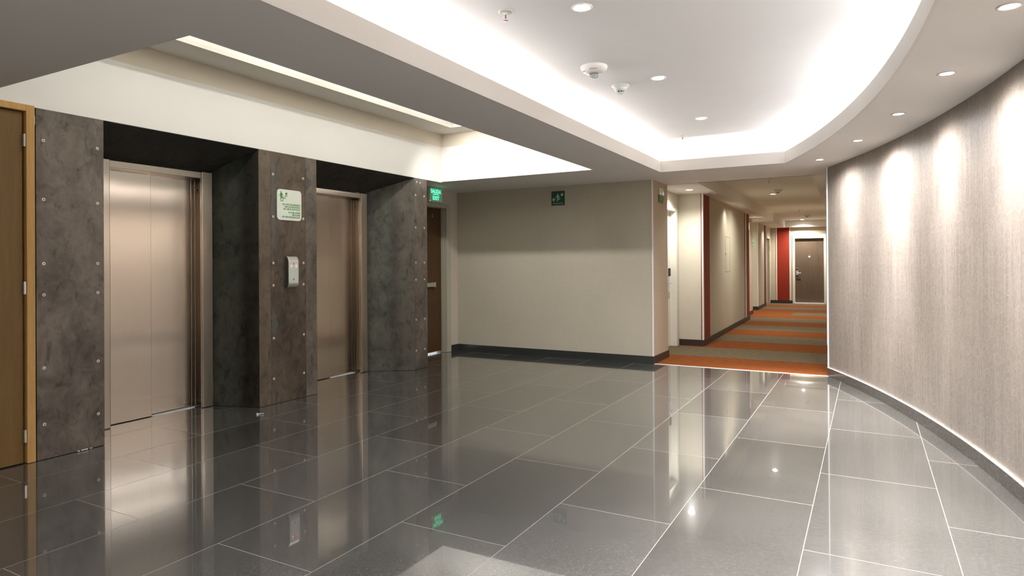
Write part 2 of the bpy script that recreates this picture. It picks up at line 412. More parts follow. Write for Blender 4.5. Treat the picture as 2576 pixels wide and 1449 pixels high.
m_sens = m_glass; m_yell = plain('yellow green sign', (.35,.45,.12), .5); m_litter = plain('litter', (.78,.76,.70), .6)

# ------------------------------------------------------------------ room shell
def quadbox(name, mat, boxes, parent=None, kind=True, T=None):
    bm = BM()
    for q in boxes: box(bm, *q, T=T)
    o = obj(name, bm, mat, parent)
    if kind: struct(o)
    return o

bm = BM()
box(bm, -7.6, 1.4, -4.2, YB, -.12, 0)
struct(obj('floor', bm, m_floor), 'polished dark granite tile floor of the lift lobby')

# corridor frame (leaves the lobby turned 1.2 degrees)
TK = math.tan(math.radians(1.2))
def K(a, y, z): return (a - TK*(y-9.15), y + TK*a*.6, z)
bm = BM()
prism(bm, [(-3.2, YB, -.12), (-.30, YB, -.12), (-.30, 10.6, -.12), (-.4, 24, -.12), (-4.2, 24, -.12), (-4.2, 10.6, -.12)], (0,0,.12))
struct(obj('floor_carpet', bm, m_carpet), 'orange and taupe striped carpet along the corridor')
quadbox('trim_1', m_alu, [(-2.5, -.39, YB-.012, YB+.012, -.02, .004)])

# left (lift) wall: white upper part of the light well and its top band, shadow painted in beige
Y0, Y1 = 1.985, 7.21
quadbox('wall_left', m_white, [
    (XL-.28, XL, Y0-.2, Y1, 2.45, 2.925), (XL-.28, XL, -4.1, Y0-.2, 2.45, ZS+.02),
    (XL-.28, -2.86, Y1, Y1+.10, ZS+.02, 2.925), (-2.86, -2.78, Y0, Y1+.10, ZS+.02, 2.925), (XL, -2.78, Y0-.10, Y0, ZS+.02, 2.925)])
quadbox('wall_left_lower', m_white, [(XL-.28, XL, -4.1, 1.24, 0, 2.448)])
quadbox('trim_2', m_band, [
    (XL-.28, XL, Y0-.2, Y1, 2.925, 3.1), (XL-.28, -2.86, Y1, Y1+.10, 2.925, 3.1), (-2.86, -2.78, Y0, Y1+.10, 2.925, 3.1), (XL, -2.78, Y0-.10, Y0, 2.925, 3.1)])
# coffer ceiling with the recessed light box
bx0, bx1, by0, by1 = -4.67, -4.05, 2.2, 6.88
quadbox('ceiling_coffer', m_coff, [
    (XL, bx0, Y0, Y1, 3.095, 3.13), (bx1, -2.86, Y0, Y1, 3.095, 3.13), (bx0, bx1, Y0, by0, 3.095, 3.13), (bx0, bx1, by1, Y1, 3.095, 3.13)])
quadbox('ceiling_light_box', m_white, [
    (bx0-.02, bx0, by0, by1, 3.13, 3.42), (bx1, bx1+.02, by0, by1, 3.13, 3.42), (bx0, bx1, by0-.02, by0, 3.13, 3.42), (bx0, bx1, by1, by1+.02, 3.13, 3.42),
    (bx0-.02, bx1+.02, by0-.02, by1+.02, 3.42, 3.44)])

# soffit at 2.46 with the light well and the cove left open
bm = BM()
def flat(x0, x1, y0, y1, z=ZS, t=.02): box(bm, x0, x1, y0, y1, z, z+t)
flat(-6.1, -2.24, -4.1, Y0); flat(-2.86, -2.24, Y0, Y1); flat(-5.9, -2.24, Y1, YB+.02)
flat(-2.24, 1.0, -4.1, -3.0)
flat(-3.35, -2.08, YB+.02, 9.16); flat(-2.24, -.83, 7.85, YB+.02); flat(-2.08, -.20, YB+.02, 9.16)
cl, wl = arc(-3.0, 7.83, RC+.02, 40), arc(-3.0, 9.3, RW+.05, 40)
prism(bm, [(x, y, ZS) for x, y in cl] + [(-.83, 7.85, ZS), (-.83, YB+.02, ZS), (-.5, YB+.02, ZS)] + [(x, y, ZS) for x, y in wl[::-1] if y < YB], (0,0,.02))
struct(obj('ceiling_soffit', bm, m_soff), 'lowered plaster soffit around the light cove')
# cove lip
bm = BM(); ZL = 2.592
box(bm, -2.24, -2.22, -3.0, 7.85, ZS-.001, ZL); box(bm, -2.22, -.80, 7.83, 7.85, ZS-.001, ZL); box(bm, -2.22, .2, -3.02, -3.0, ZS-.001, ZL)
c0, c1 = arc(-3.0, 7.83, RC, 48), arc(-3.0, 7.83, RC+.02, 48)
for i in range(48):
    prism(bm, [(*c0[i], ZS-.001), (*c0[i+1], ZS-.001), (*c1[i+1], ZS-.001), (*c1[i], ZS-.001)], (0,0,ZL-ZS+.001))
struct(obj('trim_3', bm, m_lip), 'white lip of the light cove')
# cove back walls and raised ceiling
bm = BM()
box(bm, -2.66, -2.64, -3.4, 8.26, ZS+.02, ZU); box(bm, -2.66, .2, 8.24, 8.26, ZS+.02, ZU); box(bm, -2.66, 1.0, -3.42, -3.4, ZS+.02, ZU)
c0 = arc(-3.4, 8.25, RC+.40, 48)
for i in range(48):
    prism(bm, [(*c0[i], ZS+.02), (*c0[i+1], ZS+.02), (c0[i+1][0]+.02, c0[i+1][1], ZS+.02), (c0[i][0]+.02, c0[i][1], ZS+.02)], (0,0,ZU-ZS-.02))
struct(obj('wall_cove', bm, m_lip))
bm = BM(); box(bm, -2.7, 1.1, -3.45, 8.3, ZU, ZU+.03)
struct(obj('ceiling', bm, m_ceil), 'raised plaster ceiling inside the light cove')

# rear lobby wall + return, side wall beside the exit door
XD = -5.63
quadbox('wall_back', m_beige, [(-6.0, -2.52, YB, YB+.10, 0, ZS)])
quadbox('wall_return', m_tan, [(-2.61, -2.51, YB+.012, 9.19, 0, ZS)])
quadbox('trim_4', m_alu, [(-2.522, -2.506, YB-.004, YB+.013, .10, ZS)])
DY0, DY1, DZ = 7.22, 8.156, 2.198
quadbox('wall_exit', paint('exit wall paint', (.60,.54,.475)), [(XD-.2, XD, DY1+.108, YB, 0, ZS), (XD-.2, XD, 6.3, DY0-.108, 0, ZS), (XD-.2, XD, DY0-.108, DY1+.108, DZ+.055, ZS)])
quadbox('baseboard_back', m_slate, [(XD, -2.51, YB-.016, YB, 0, .10), ])
quadbox('baseboard_exit', m_slate, [(XD, XD+.016, DY1+.11, YB-.016, 0, .10)])
quadbox('baseboard_return', m_brownb, [(-2.51, -2.496, YB-.016, 9.195, 0, .10)])

# curved wall
bm = BM(); uvl = bm.loops.layers.uv.new('UVMap')
n = 96; pts = arc(-4.1, 8.478, RW, n); a0 = math.asin((-4.1-CY)/RW); a1 = math.asin((8.478-CY)/RW)
for i in range(n):
    vs = [bm.verts.new((*pts[i], .09)), bm.verts.new((*pts[i+1], .09)), bm.verts.new((*pts[i+1], ZS)), bm.verts.new((*pts[i], ZS))]
    f = bm.faces.new(vs); u0, u1 = RW*(a0+(a1-a0)*i/n), RW*(a0+(a1-a0)*(i+1)/n)
    for lp, q in zip(f.loops, ((u0,.09),(u1,.09),(u1,ZS),(u0,ZS))): lp[uvl].uv = q
bmesh.ops.remove_doubles(bm, verts=bm.verts, dist=1e-5)
struct(obj('wall_right', bm, m_paper, smooth=True), 'curved wall in taupe filigree wallpaper')
bm = BM(); c0, c1 = arc(-4.1, 8.478, RB, n), arc(-4.1, 8.478, RW+.03, n)
for i in range(n): prism(bm, [(*c0[i], 0), (*c0[i+1], 0), (*c1[i+1], 0), (*c1[i], 0)], (0,0,.097))
struct(obj('baseboard_right', bm, m_basec))
bm = BM()
for i in range(n): prism(bm, [(*c0[i], .097), (*c0[i+1], .097), (*c1[i+1], .097), (*c1[i], .097)], (0,0,.005))
struct(obj('trim_5', bm, m_cap))
ex, ey = arc(-4.1, 8.478, RW, 4)[-1]
quadbox('trim_6', m_alu, [(ex-.012, ex+.010, ey-.004, ey+.014, .10, ZS)])
quadbox('wall_right_end', m_cream, [(ex, ex+.25, ey+.002, ey+.12, 0, ZS)])
# no closing wall behind the camera; world light enters there

# ------------------------------------------------------------------ corridor shell
CW = -2.30
def kbox(bm, a0, a1, y0, y1, z0, z1): box(bm, a0, a1, y0, y1, z0, z1, T=K)
def kstruct(name, mat, boxes):
    bm = BM()
    for q in boxes: kbox(bm, *q)
    return struct(obj(name, bm, mat))
AX = -2.71
quadbox('wall_alcove', m_cream, [(AX-.25, AX, 9.20, 9.42, 0, ZS), (AX-.25, AX, 10.45, 10.62, 0, ZS), (AX-.25, AX, 9.42, 10.45, 2.215, ZS), (AX, -2.52, 9.18, 9.19, 0, ZS), (AX-.12, CW-.03, 10.60, 10.72, 0, ZS)])
quadbox('baseboard_alcove', m_brownb, [(AX, CW-.012, 10.584, 10.60, 0, .10)])
kstruct('wall_corridor_left', m_taupe, [(CW-.12, CW, 11.24, 15.35, 0, ZS), (-2.58, -2.46, 16.1, 17.9, 0, ZS), (-2.99, -2.87, 16.1, 19.3, 0, ZS), (-2.62, -2.50, 19.33, 21.0, 0, ZS),
    (-2.62, -2.50, 22.32, 22.8, 0, ZS), (-2.62, -2.50, 21.3, 21.42, 0, ZS), (-2.62, -2.50, 21.42, 22.32, 2.15, ZS), (-2.9, -2.58, 17.88, 17.9, 0, ZS)])
kstruct('wall_corridor_pier', m_cream, [(-2.9, -2.51, 19.25, 19.33, 0, ZS)])
kstruct('trim_7', m_redd, [(CW-.14, CW, 10.72, 11.24, .10, ZS)])
quadbox('trim_8', m_redd, [(-2.352, -2.334, 10.588, 10.72, .10, ZS)])
quadbox('trim_9', m_alu, [(-2.336, -2.314, 10.582, 10.604, .10, ZS)])
kstruct('trim_10', m_redd, [(CW-.14, CW+.004, 15.5, 16.05, .10, ZS)])
kstruct('trim_11', m_alu, [(CW-.01, CW+.012, 15.40, 15.50, .10, ZS)])
kstruct('trim_12', m_redd, [(-2.62, -2.495, 21.05, 21.3, .10, ZS)])
kstruct('trim_13', m_alu, [(-2.52, -2.492, 19.30, 19.40, .10, ZS)])
kstruct('trim_14', m_gapd, [(CW-.02, CW+.003, 15.33, 15.40, .10, ZS), (-2.52, -2.494, 20.86, 21.05, .10, ZS)])
kstruct('baseboard_corridor_left', m_brownb, [(CW, CW+.014, 10.61, 16.07, 0, .10), (CW-.14, CW, 16.05, 16.07, 0, .10), (-2.46, -2.446, 16.07, 17.92, 0, .10), (-2.9, -2.49, 19.235, 19.25, 0, .10), (-2.50, -2.486, 19.235, 21.32, 0, .10), (-2.50, -2.486, 22.35, 22.75, 0, .10)])
# corridor right side
quadbox('wall_corridor_corner', m_cream, [(-.50, ex+.3, 10.80, 10.92, 0, ZS)])
kstruct('wall_corridor_right', m_taupe, [(-.49, -.37, 10.92, 23.0, 0, ZS)])
quadbox('trim_15', m_alu, [(-.545, -.50, 10.785, 10.81, .10, ZS)])
quadbox('trim_16', m_redd, [(-.50, -.43, 10.79, 10.80, .10, ZS)])
quadbox('baseboard_corridor_right', m_brownb, [(-.53, -.30, 10.775, 10.79, 0, .10)])
quadbox('wall_right_reveal', m_cream, [(ex+.2, ex+.26, ey+.1, 10.85, 0, ZS)])
# ceilings of the corridor
kstruct('ceiling_corridor', m_ceilc, [(-3.1, .2, 9.10, 23.2, 2.672, 2.70)])
kstruct('ceiling_corridor_soffit', m_lip, [(-3.1, -2.075, 9.16, 17.74, ZS, 2.675), (-3.1, -2.035, 18.82, 22.55, ZS, 2.675), (-3.1, -.40, 22.50, 22.78, ZS, 2.675)])
kstruct('ceiling_corridor_edge', m_ceilc, [(-.62, .2, 9.16, 22.5, ZS, 2.675)])
quadbox('ceiling_corridor_step', m_ceilc, [(-2.10, -.58, 9.13, 9.16, ZS, 2.69)])
# corridor end wall
YE = 22.72
kstruct('wall_corridor_end', m_taupe, [(-2.62, -1.84, YE, YE+.1, 0, ZS), (-.865, -.3, YE, YE+.1, 0, ZS), (-1.84, -.865, YE, YE+.1, 2.22, ZS), (-1.84, -.865, YE+.3, YE+.4, 0, ZS)])
kstruct('trim_17', m_red, [(-2.31, -1.935, YE-.012, YE, .10, ZS)])
kstruct('trim_18', m_alu, [(-2.335, -2.31, YE-.016, YE, .10, ZS)])
kstruct('trim_19', m_alu, [(-1.935, -1.91, YE-.016, YE, .10, ZS)])
kstruct('baseboard_corridor_end', m_brownb, [(-2.5, -1.845, YE-.02, YE, 0, .10), (-.86, -.5, YE-.02, YE, 0, .10)])

# ------------------------------------------------------------------ steel cladding
def screw_mesh():
    bm = BM(); lathe(bm, [(.0125, 0), (.0125, .0012), (.010, .003), (.0048, .0032)], axis='X', seg=18, cap=False)
    lathe(bm, [(.0048, .0032), (.0042, .0016), (.0001, .0016)], axis='X', seg=18, cap=False)
    me = mesh_from_bm('screw', bm, [m_screw, m_screwd])
    for p in me.polygons:
        if p.center.y**2 + p.center.z**2 < .0046**2: p.material_index = 1
    return me
SCREW = screw_mesh()
def screws(parent, ys, zs, x=XL):
    for y in ys:
        for z in zs:
            o = bpy.data.objects.new('screw', SCREW); link(o); o.location = (x, y, z)
            adopt(o, parent)
ZSC = (2.23, 1.818, 1.369, 1.151, .640, .247)
def sheet(name, pts_xy, z0, z1, mat, parent=None, t=.012):
    """vertical folded sheet along a plan polyline"""
    bm = BM()
    for (xa, ya), (xb, yb) in zip(pts_xy, pts_xy[1:]):
        d = Vector((xb-xa, yb-ya)).normalized(); nx, ny = d.y, -d.x
        prism(bm, [(xa, ya, z0), (xb, yb, z0), (xb-nx*t, yb-ny*t, z0), (xa-nx*t, ya-ny*t, z0)], (0,0,z1-z0))
    return obj(name, bm, mat, parent)
ZP = 2.448
p1 = tag(sheet('steel_cladding', [(XL+.002, 2.335), (XL+.002, 2.787)], .004, 2.4485, m_st1), 'wide dark steel sheet beside the ochre door, studded with twelve screws', 'steel cladding')
screws(p1, (2.381, 2.743), ZSC)
# pillar between lifts
pl = thing('steel_pillar', 'brown stained steel clad pillar between the elevators, carrying the fire notice', 'pillar', (XL, 4.57, 0))
sheet('edge_strip', [(XL, 4.205), (XL, 4.344)], .003, ZP, m_std, pl)
p2 = sheet('face_sheet', [(XL, 4.346), (XL, 4.782)], .003, ZP, m_st2, pl)
screws(p2, (4.375, 4.756), ZSC)
sheet('edge_strip', [(XL, 4.785), (XL, 4.936)], .003, ZP, m_st1, pl)
# end of the cladding
pe = thing('steel_pillar', 'narrow dark steel clad wall end beside the exit door, with two rows of screws', 'pillar', (XL, 6.74, 0))
p3 = sheet('face_sheet', [(XL, 6.607), (XL, 6.872)], .003, ZP, m_st1, pe)
screws(p3, (6.630, 6.812), ZSC)
for i, y in enumerate((6.66, 6.73)):
    o = bpy.data.objects.new('screw', SCREW); link(o); o.location = (XL, y, 2.40 - i*.005); adopt(o, p3)
sheet('side_sheet', [(XL-.001, 6.872), (XD, 6.872)], .003, ZP, m_st3, pe)
# folded steel surrounds of the lift recesses: sloping hood and splayed sides
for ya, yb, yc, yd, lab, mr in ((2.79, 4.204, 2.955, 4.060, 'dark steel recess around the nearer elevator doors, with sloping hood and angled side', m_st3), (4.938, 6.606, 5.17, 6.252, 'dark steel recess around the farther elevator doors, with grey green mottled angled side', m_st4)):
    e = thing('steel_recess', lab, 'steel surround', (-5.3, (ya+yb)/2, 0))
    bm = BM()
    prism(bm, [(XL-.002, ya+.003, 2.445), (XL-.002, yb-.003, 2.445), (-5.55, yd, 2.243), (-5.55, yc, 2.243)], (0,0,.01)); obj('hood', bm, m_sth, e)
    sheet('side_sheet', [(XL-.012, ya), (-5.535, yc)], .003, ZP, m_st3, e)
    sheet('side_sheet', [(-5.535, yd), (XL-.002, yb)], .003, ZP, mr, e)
# unseen core added behind the cladding so nothing shines through
quadbox('cladding_light_block', m_gapd, [(-6.0, -5.75, 2.2, 7.0, 0, 2.47), (-5.76, -5.2, 2.33, 2.36, 0, 2.44)])

# ------------------------------------------------------------------ elevators
def elevator(dy, label, door_m):
    e = thing('elevator', label, 'elevator', (-5.6, 3.525+dy, 0), 'elevators in the steel clad wall')
    y = lambda v: v+dy
    for q, zt, out in ((2.985, 2.24, 0), (3.945, 2.24, .098)):
        bm = BM(); bbox(bm, -5.545, -5.512, y(q), y(q+.113), 0.002, zt, .006); box(bm, -5.72, -5.545, y(q+out), y(q+out+.013), .002, zt-.004); obj('jamb', bm, m_inoxf, e)
    bm = BM(); bbox(bm, -5.72, -5.524, y(3.099), y(3.944), 2.173, 2.233, .003); obj('header', bm, m_inoxf, e)
    bm = BM(); bbox(bm, -5.655, -5.622, y(3.08), y(3.515), .004, 2.20, .003); obj('door_panel', bm, door_m, e)
    bm = BM(); bbox(bm, -5.695, -5.660, y(3.45), y(3.925), .012, 2.20, .003); obj('door_panel', bm, door_m, e)
    bm = BM(); bbox(bm, -5.70, -5.662, y(3.932), y(3.965), .012, 2.20, .003); bbox(bm, -5.70, -5.655, y(3.967), y(4.043), .012, 2.20, .003)
    po = obj('strike_post', bm, door_m, e)
    bm = BM(); lathe(bm, [(.018, 0), (.018, .003), (.011, .005)], (-5.655, y(3.995), 2.075), 20, 'X', cap=False); lathe(bm, [(.011, .002), (.0001, .002)], (-5.655, y(3.995), 2.075), 16, 'X', cap=False); kh = obj('keyhole', bm, [m_chrome, m_black], po)
    for p_ in kh.data.polygons:
        if math.hypot(p_.center.y-y(3.995), p_.center.z-2.075) < .011: p_.material_index = 1
    bm = BM(); box(bm, -5.72, -5.612, y(3.517), y(3.93), -.01, .004); box(bm, -5.72, -5.66, y(3.93), y(4.05), -.01, .004); obj('sill', bm, m_sill, e)
    bm = BM(); box(bm, -5.74, -5.70, y(3.05), y(4.03), .0, 2.22); obj('shaft_lining', bm, m_gapd, e)
    return e
elevator(0, 'nearer elevator with bright brushed stainless steel sliding doors, next to the wide screwed panel', m_inox)
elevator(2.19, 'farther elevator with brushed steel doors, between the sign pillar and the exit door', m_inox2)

# ------------------------------------------------------------------ doors
# ochre service door at the left
d = thing('door_1', 'ochre wooden door in a light oak frame at the lobby edge', 'door', (XL, 1.78, 0)); d['kind'] = 'structure'
bm = BM(); box(bm, XL-.06, XL-.022, 1.30, 2.262, .008, 2.405); leaf = obj('door_leaf', bm, m_odoor, d)
bm = BM()
bbox(bm, XL-.14, XL+.004, 2.276, 2.328, .002, 2.46, .003); bbox(bm, XL-.14, XL+.004, 1.24, 1.292, .002, 2.46, .003); bbox(bm, XL-.14, XL+.004, 1.292, 2.276, 2.414, 2.46, .003)
box(bm, XL-.10, XL-.064, 2.262, 2.277, .002, 2.42)
obj('door_frame', bm, m_oframe, d)
bm = BM(); box(bm, XL-.06, XL-.056, 1.292, 2.276, .002, 2.414); obj('door_stop', bm, m_gapd, d)
for z in (2.172, 1.161, .146):
    bm = BM(); tube(bm, (XL-.006, 2.269, z), (XL-.006, 2.269, z+.086), .0085); box(bm, XL-.021, XL-.006, 2.262, 2.276, z, z+.086)
    obj('hinge', bm, m_chrome, d)
bm = BM(); tube(bm, (XL-.022, 1.36, 1.02), (XL+.03, 1.36, 1.02), .01); tube(bm, (XL+.03, 1.355, 1.02), (XL+.03, 1.47, 1.02), .009); obj('handle', bm, m_chrome, d)

# exit door
d = thing('door_2', 'dark wooden fire exit door with a push bar under the green exit sign', 'door', (XD, 7.7, 0)); d['kind'] = 'structure'
bm = BM(); box(bm, -5.77, -5.725, DY0+.005, DY1-.006, .026, DZ-.004); leaf = obj('door_leaf', bm, m_xdoor, d)
bm = BM()
for z in (2.09, 2.06):
    for yy in (7.77, 7.965): lathe(bm, [(.008, 0), (.006, .003), (.0001, .003)], (-5.725, yy-.03, z), 12, 'X')
obj('bolt_head', bm, m_screw, leaf)
bm = BM(); bbox(bm, -5.725, -5.665, 7.34, 7.90, 1.01, 1.07, .006); bbox(bm, -5.725, -5.675, 7.91, 7.95, 1.005, 1.075, .004); obj('push_bar', bm, plain('push bar metal', (.45,.44,.40), .35, .5), d)
bm = BM()
for a, b_ in ((DY1, DY1+.108), (DY0-.108, DY0)):
    bbox(bm, XD-.19, XD+.012, a, b_, .002, DZ+.055, .004)
box(bm, XD-.060, XD-.052, DY1-.006, DY1+.002, .002, DZ)
bbox(bm, XD-.19, XD+.012, DY0, DY1, DZ, DZ+.055, .004)
obj('door_frame', bm, m_frame, d)
quadbox('wall_stairwell', m_white, [(-7.5, -7.45, 6.2, 8.4, 0, 2.5), (-7.5, -5.85, 8.35, 8.4, 0, 2.5), (-7.5, -5.85, 6.15, 6.2, 0, 2.5), (-7.5, -5.85, 6.15, 8.4, 2.5, 2.52)])

# white room door in the alcove
d = thing('door_3', 'white door with a chrome lever in the bright corridor alcove', 'door', (AX, 9.93, 0)); d['kind'] = 'structure'
bm = BM(); box(bm, AX-.13, AX-.09, 9.47, 10.40, .006, 2.168); obj('door_leaf', bm, m_wdoor, d)
bm = BM()
bbox(bm, AX-.14, AX+.012, 10.40, 10.475, .002, 2.215, .004); bbox(bm, AX-.14, AX+.012, 9.40, 9.47, .002, 2.215, .004); bbox(bm, AX-.14, AX+.012, 9.47, 10.40, 2.17, 2.215, .004)
obj('door_frame', bm, m_wdoor, d)
bm = BM(); tube(bm, (AX-.09, 10.31, 1.02), (AX-.03, 10.31, 1.02), .012); tube(bm, (AX-.035, 10.315, 1.02), (AX-.035, 10.18, 1.02), .010); obj('lever', bm, m_chrome, d)
bm = BM(); bbox(bm, AX-.09, AX-.065, 10.27, 10.35, 1.13, 1.26, .01, 3); obj('lock_reader', bm, m_black, d)
bm = BM(); bbox(bm, AX-.09, AX-.083, 10.275, 10.345, .88, 1.13, .003); obj('lock_plate', bm, m_chrome, d)

# brown room door at the corridor end
d = thing('door_4', 'brown guest room door in a white frame closing the corridor', 'door', K(-1.35, YE, 0)); d['kind'] = 'structure'
bm = BM(); kbox(bm, -1.79, -.915, YE+.07, YE+.11, .012, 2.11); leaf = obj('door_leaf', bm, m_bdoor, d)
bm = BM(); kbox(bm, -1.845, -1.775, YE-.03, YE+.11, .002, 2.225); kbox(bm, -.93, -.86, YE-.03, YE+.11, .002, 2.225); kbox(bm, -1.775, -.93, YE-.03, YE+.11, 2.10, 2.225); obj('door_frame', bm, m_wdoor, d)
bm = BM(); kbox(bm, -1.775, -.93, YE-.05, YE+.11, .0, .035); obj('threshold', bm, m_alu, d)
bm = BM(); kbox(bm, -1.752, -1.672, YE+.05, YE+.07, .92, 1.15); lk = obj('lock_case', bm, m_chrome, d)
bm = BM(); kbox(bm, -1.745, -1.679, YE+.045, YE+.05, 1.075, 1.13); obj('card_reader', bm, m_black, lk)
bm = BM(); tube(bm, K(-1.71, YE+.05, .985), K(-1.71, YE, .985), .014); tube(bm, K(-1.71, YE, .985), K(-1.60, YE, .98), .012); obj('lever', bm, m_chrome, lk)
bm = BM(); tube(bm, K(-1.352, YE+.07, 1.51), K(-1.352, YE+.062, 1.51), .028, 20); obj('number_disc', bm, m_alu, leaf)
bm = BM(); tube(bm, K(-1.352, YE+.07, 1.565), K(-1.352, YE+.06, 1.565), .012, 14); obj('peephole', bm, m_chrome, leaf)
# far side door in the left corridor wall
d = thing('door_5', 'pale framed room door at the far end of the corridor side wall', 'door', K(-2.55, 21.9, 0)); d['kind'] = 'structure'
bm = BM(); kbox(bm, -2.60, -2.57, 21.46, 22.28, .01, 2.10); obj('door_leaf', bm, m_bdoor, d)
bm = BM(); kbox(bm, -2.61, -2.485, 21.42, 21.48, .002, 2.16); kbox(bm, -2.61, -2.485, 22.26, 22.34, .002, 2.16); kbox(bm, -2.61, -2.485, 21.48, 22.26, 2.09, 2.16); obj('door_frame', bm, m_cream, d)

# access hatch flush in the corridor wall
bm = BM()
for q in ((12.80, 12.812, 1.16, 1.84), (13.30, 13.312, 1.16, 1.84), (12.80, 13.312, 1.834, 1.84), (12.80, 13.312, 1.16, 1.166)): kbox(bm, CW, CW+.0012, *q)
h = obj('access_hatch', bm, plain('hatch joint', (.16,.125,.08), .7)); tag(h, 'flush access hatch outlined on the taupe corridor wall', 'hatch')
bm = BM(); kbox(bm, CW, CW+.003, 12.83, 12.85, 1.48, 1.53); obj('latch', bm, m_brownb, h)

# ------------------------------------------------------------------ signs
def runner(bm, P, x, y, s, left=False, h0=.0008, h1=.0016):
    """small running figure, s = height"""
    f = -1 if left else 1
    q = lambda a, b: (x+f*a*s, y+b*s)
    slab2d(bm, P, circ2d(q(0, .92), .075*s, 14), h0, h1)
    for (a, b, w0, w1) in (((.02,.76),(.02,.46),.085,.07), ((-.02,.44),(-.02,.04),.055,.05), ((.06,.46),(.16,.26),.06,.05), ((.16,.26),(.36,.34),.05,.045),
                           ((.06,.78),(.20,.66),.045,.04), ((.20,.66),(.26,.48),.04,.035), ((-.03,.78),(-.10,.60),.045,.04), ((-.10,.60),(-.24,.53),.04,.035)):
        slab2d(bm, P, capsule2d(q(*a), q(*b), w0*s, w1*s), h0, h1)
def flame(bm, P, x, y, s, h0=.0008, h1=.0016):
    for pts in ([(0,0),(-.30,.25),(-.38,.55),(-.25,.48),(-.18,.62),(-.20,.95),(-.02,.62),(.05,.30)], [(0,0),(.05,.30),(.06,.62),(.16,1.0),(.22,.70),(.30,.62),(.38,.75),(.36,.40),(.22,.18)]):
        slab2d(bm, P, [(x+a*s, y+b*s) for a, b in pts], h0, h1)

sg = thing('fire_notice', 'white rounded fire notice with green stairs pictogram and text on the pillar', 'sign', (XL, 4.57, 1.79))
P = planeX(XL, 4.418, 1.792); W, Hh = .308, .303
bm = BM(); slab2d(bm, P, rrect2d(0, W, 0, Hh, .035), 0, .006); obj('board', bm, m_sign, sg)
P2 = planeX(XL+.006, 4.418, 1.792)
bm = BM(); runner(bm, P2, .048, .197, .085)
for a, b in (((.040,.187),(.072,.187)), ((.072,.187),(.072,.213)), ((.072,.213),(.100,.213)), ((.100,.213),(.100,.240)), ((.100,.240),(.128,.240))): slab2d(bm, P2, capsule2d(a, b, .0028), .0004, .0012)
flame(bm, P2, .113, .246, .036); obj('pictogram', bm, m_sgreen, sg)
bm = BM()
for t, w, b in (('EN CASO DE INCENDIO', .222, .1495), ('USE LAS ESCALERAS', .199, .1265), ('NO USE EL ELEVADOR', .212, .1035), ('IN CASE OF FIRE', .150, .0715), ('USE STAIRS', .107, .0485), ('DO NOT USE ELEVATOR', .229, .0255)):
    text_bm(bm, t, P2, .290, b, .0215, 'RIGHT', w, bold=.0006)
obj('lettering', bm, m_sgreen, sg)

sg = thing('evacuation_sign', 'dark green evacuation sign with running figure and arrow on the beige wall', 'sign', (-3.89, YB, 2.18))
P = planeY(-3.996, YB, 2.180); W = .208
bm = BM(); slab2d(bm, P, [(0,0),(W,0),(W,.206),(0,.206)], 0, .004); obj('board', bm, m_dgreen, sg)
P2 = planeY(-3.996, YB-.004, 2.180)
bm = BM(); runner(bm, P2, .098, .057, .112); flame(bm, P2, .166, .127, .056)
for a, b in (((.018,.086),(.062,.088)), ((.018,.086),(.043,.109)), ((.018,.086),(.043,.063))): slab2d(bm, P2, capsule2d(a, b, .0055), .0004, .0012)
obj('pictogram', bm, m_lgreen, sg)
bm = BM(); text_bm(bm, 'EVACUACIÓN', P2, .104, .020, .024, 'CENTER', .156); obj('lettering', bm, m_lgreen, sg)

# curved metal sign on the return wall
sg = thing('curved_sign', 'small curved silver and green evacuation plate at the corridor corner', 'sign', (-2.51, 8.83, 2.17))
bm = BM(); NN = 8
for i in range(NN):
    f0, f1 = i/NN, (i+1)/NN; b0, b1 = .028*math.sin(PI*f0)+.02, .028*math.sin(PI*f1)+.02
    z0, z1 = 2.175+.21*f0, 2.175+.21*f1
    prism(bm, [(-2.51, 8.725, z0), (-2.51+b0*.5, 8.725, z0), (-2.51+b1*.5, 8.725, z1), (-2.51, 8.725, z1)], (0, .215, 0))
o = obj('plate', bm, [plain('sign metal', (.70,.72,.66), .25, .7), plain('sign metal green', (.14,.22,.10), .35, .3)], sg)
for p in o.data.polygons:
    if sum(o.data.vertices[i].co.z for i in p.vertices)/len(p.vertices) < 2.27: p.material_index = 1
bm = BM(); runner(bm, planeX(-2.484, 8.79, 2.275), .04, .0, .07); obj('pictogram', bm, m_slate, sg)

# exit sign hung from the soffit
sg = thing('exit_sign', 'illuminated green SALIDA EXIT sign hanging above the exit door', 'sign', (-5.455, 7.64, ZS))
P = planeX(-5.47, 7.483, 2.250)
bm = BM(); slab2d(bm, P, [(.004,0),(.312,0),(.312,.192),(.004,.192)], 0, .022); obj('panel', bm, m_exitp, sg)
bm = BM(); slab2d(bm, P, [(0,-.004),(.010,-.004),(.010,.196),(0,.196)], -.006, .026); slab2d(bm, P, [(0,.190),(.314,.190),(.314,.200),(0,.200)], -.006, .026); slab2d(bm, P, [(0,-.008),(.314,-.008),(.314,0),(0,0)], -.006, .026); obj('frame', bm, m_exitb, sg)
bm = BM(); bbox(bm, -5.52, -5.40, 7.56, 7.72, 2.45, ZS, .003); obj('canopy', bm, m_exitb, sg)
P2 = planeX(-5.448, 7.483, 2.250)
bm = BM(); text_bm(bm, 'SALIDA', P2, .160, .118, .078, 'CENTER', .245, bold=.0015); obj('lettering', bm, m_exitl, sg); bm = BM(); text_bm(bm, 'EXIT', P2, .160, .022, .078, 'CENTER', .160, bold=.0015); obj('lettering', bm, m_exitl, sg); bm = BM()
slab2d(bm, P2, capsule2d((.088,.100),(.232,.100), .0045), .0004, .0012); obj('divider_line', bm, m_exitl, sg)
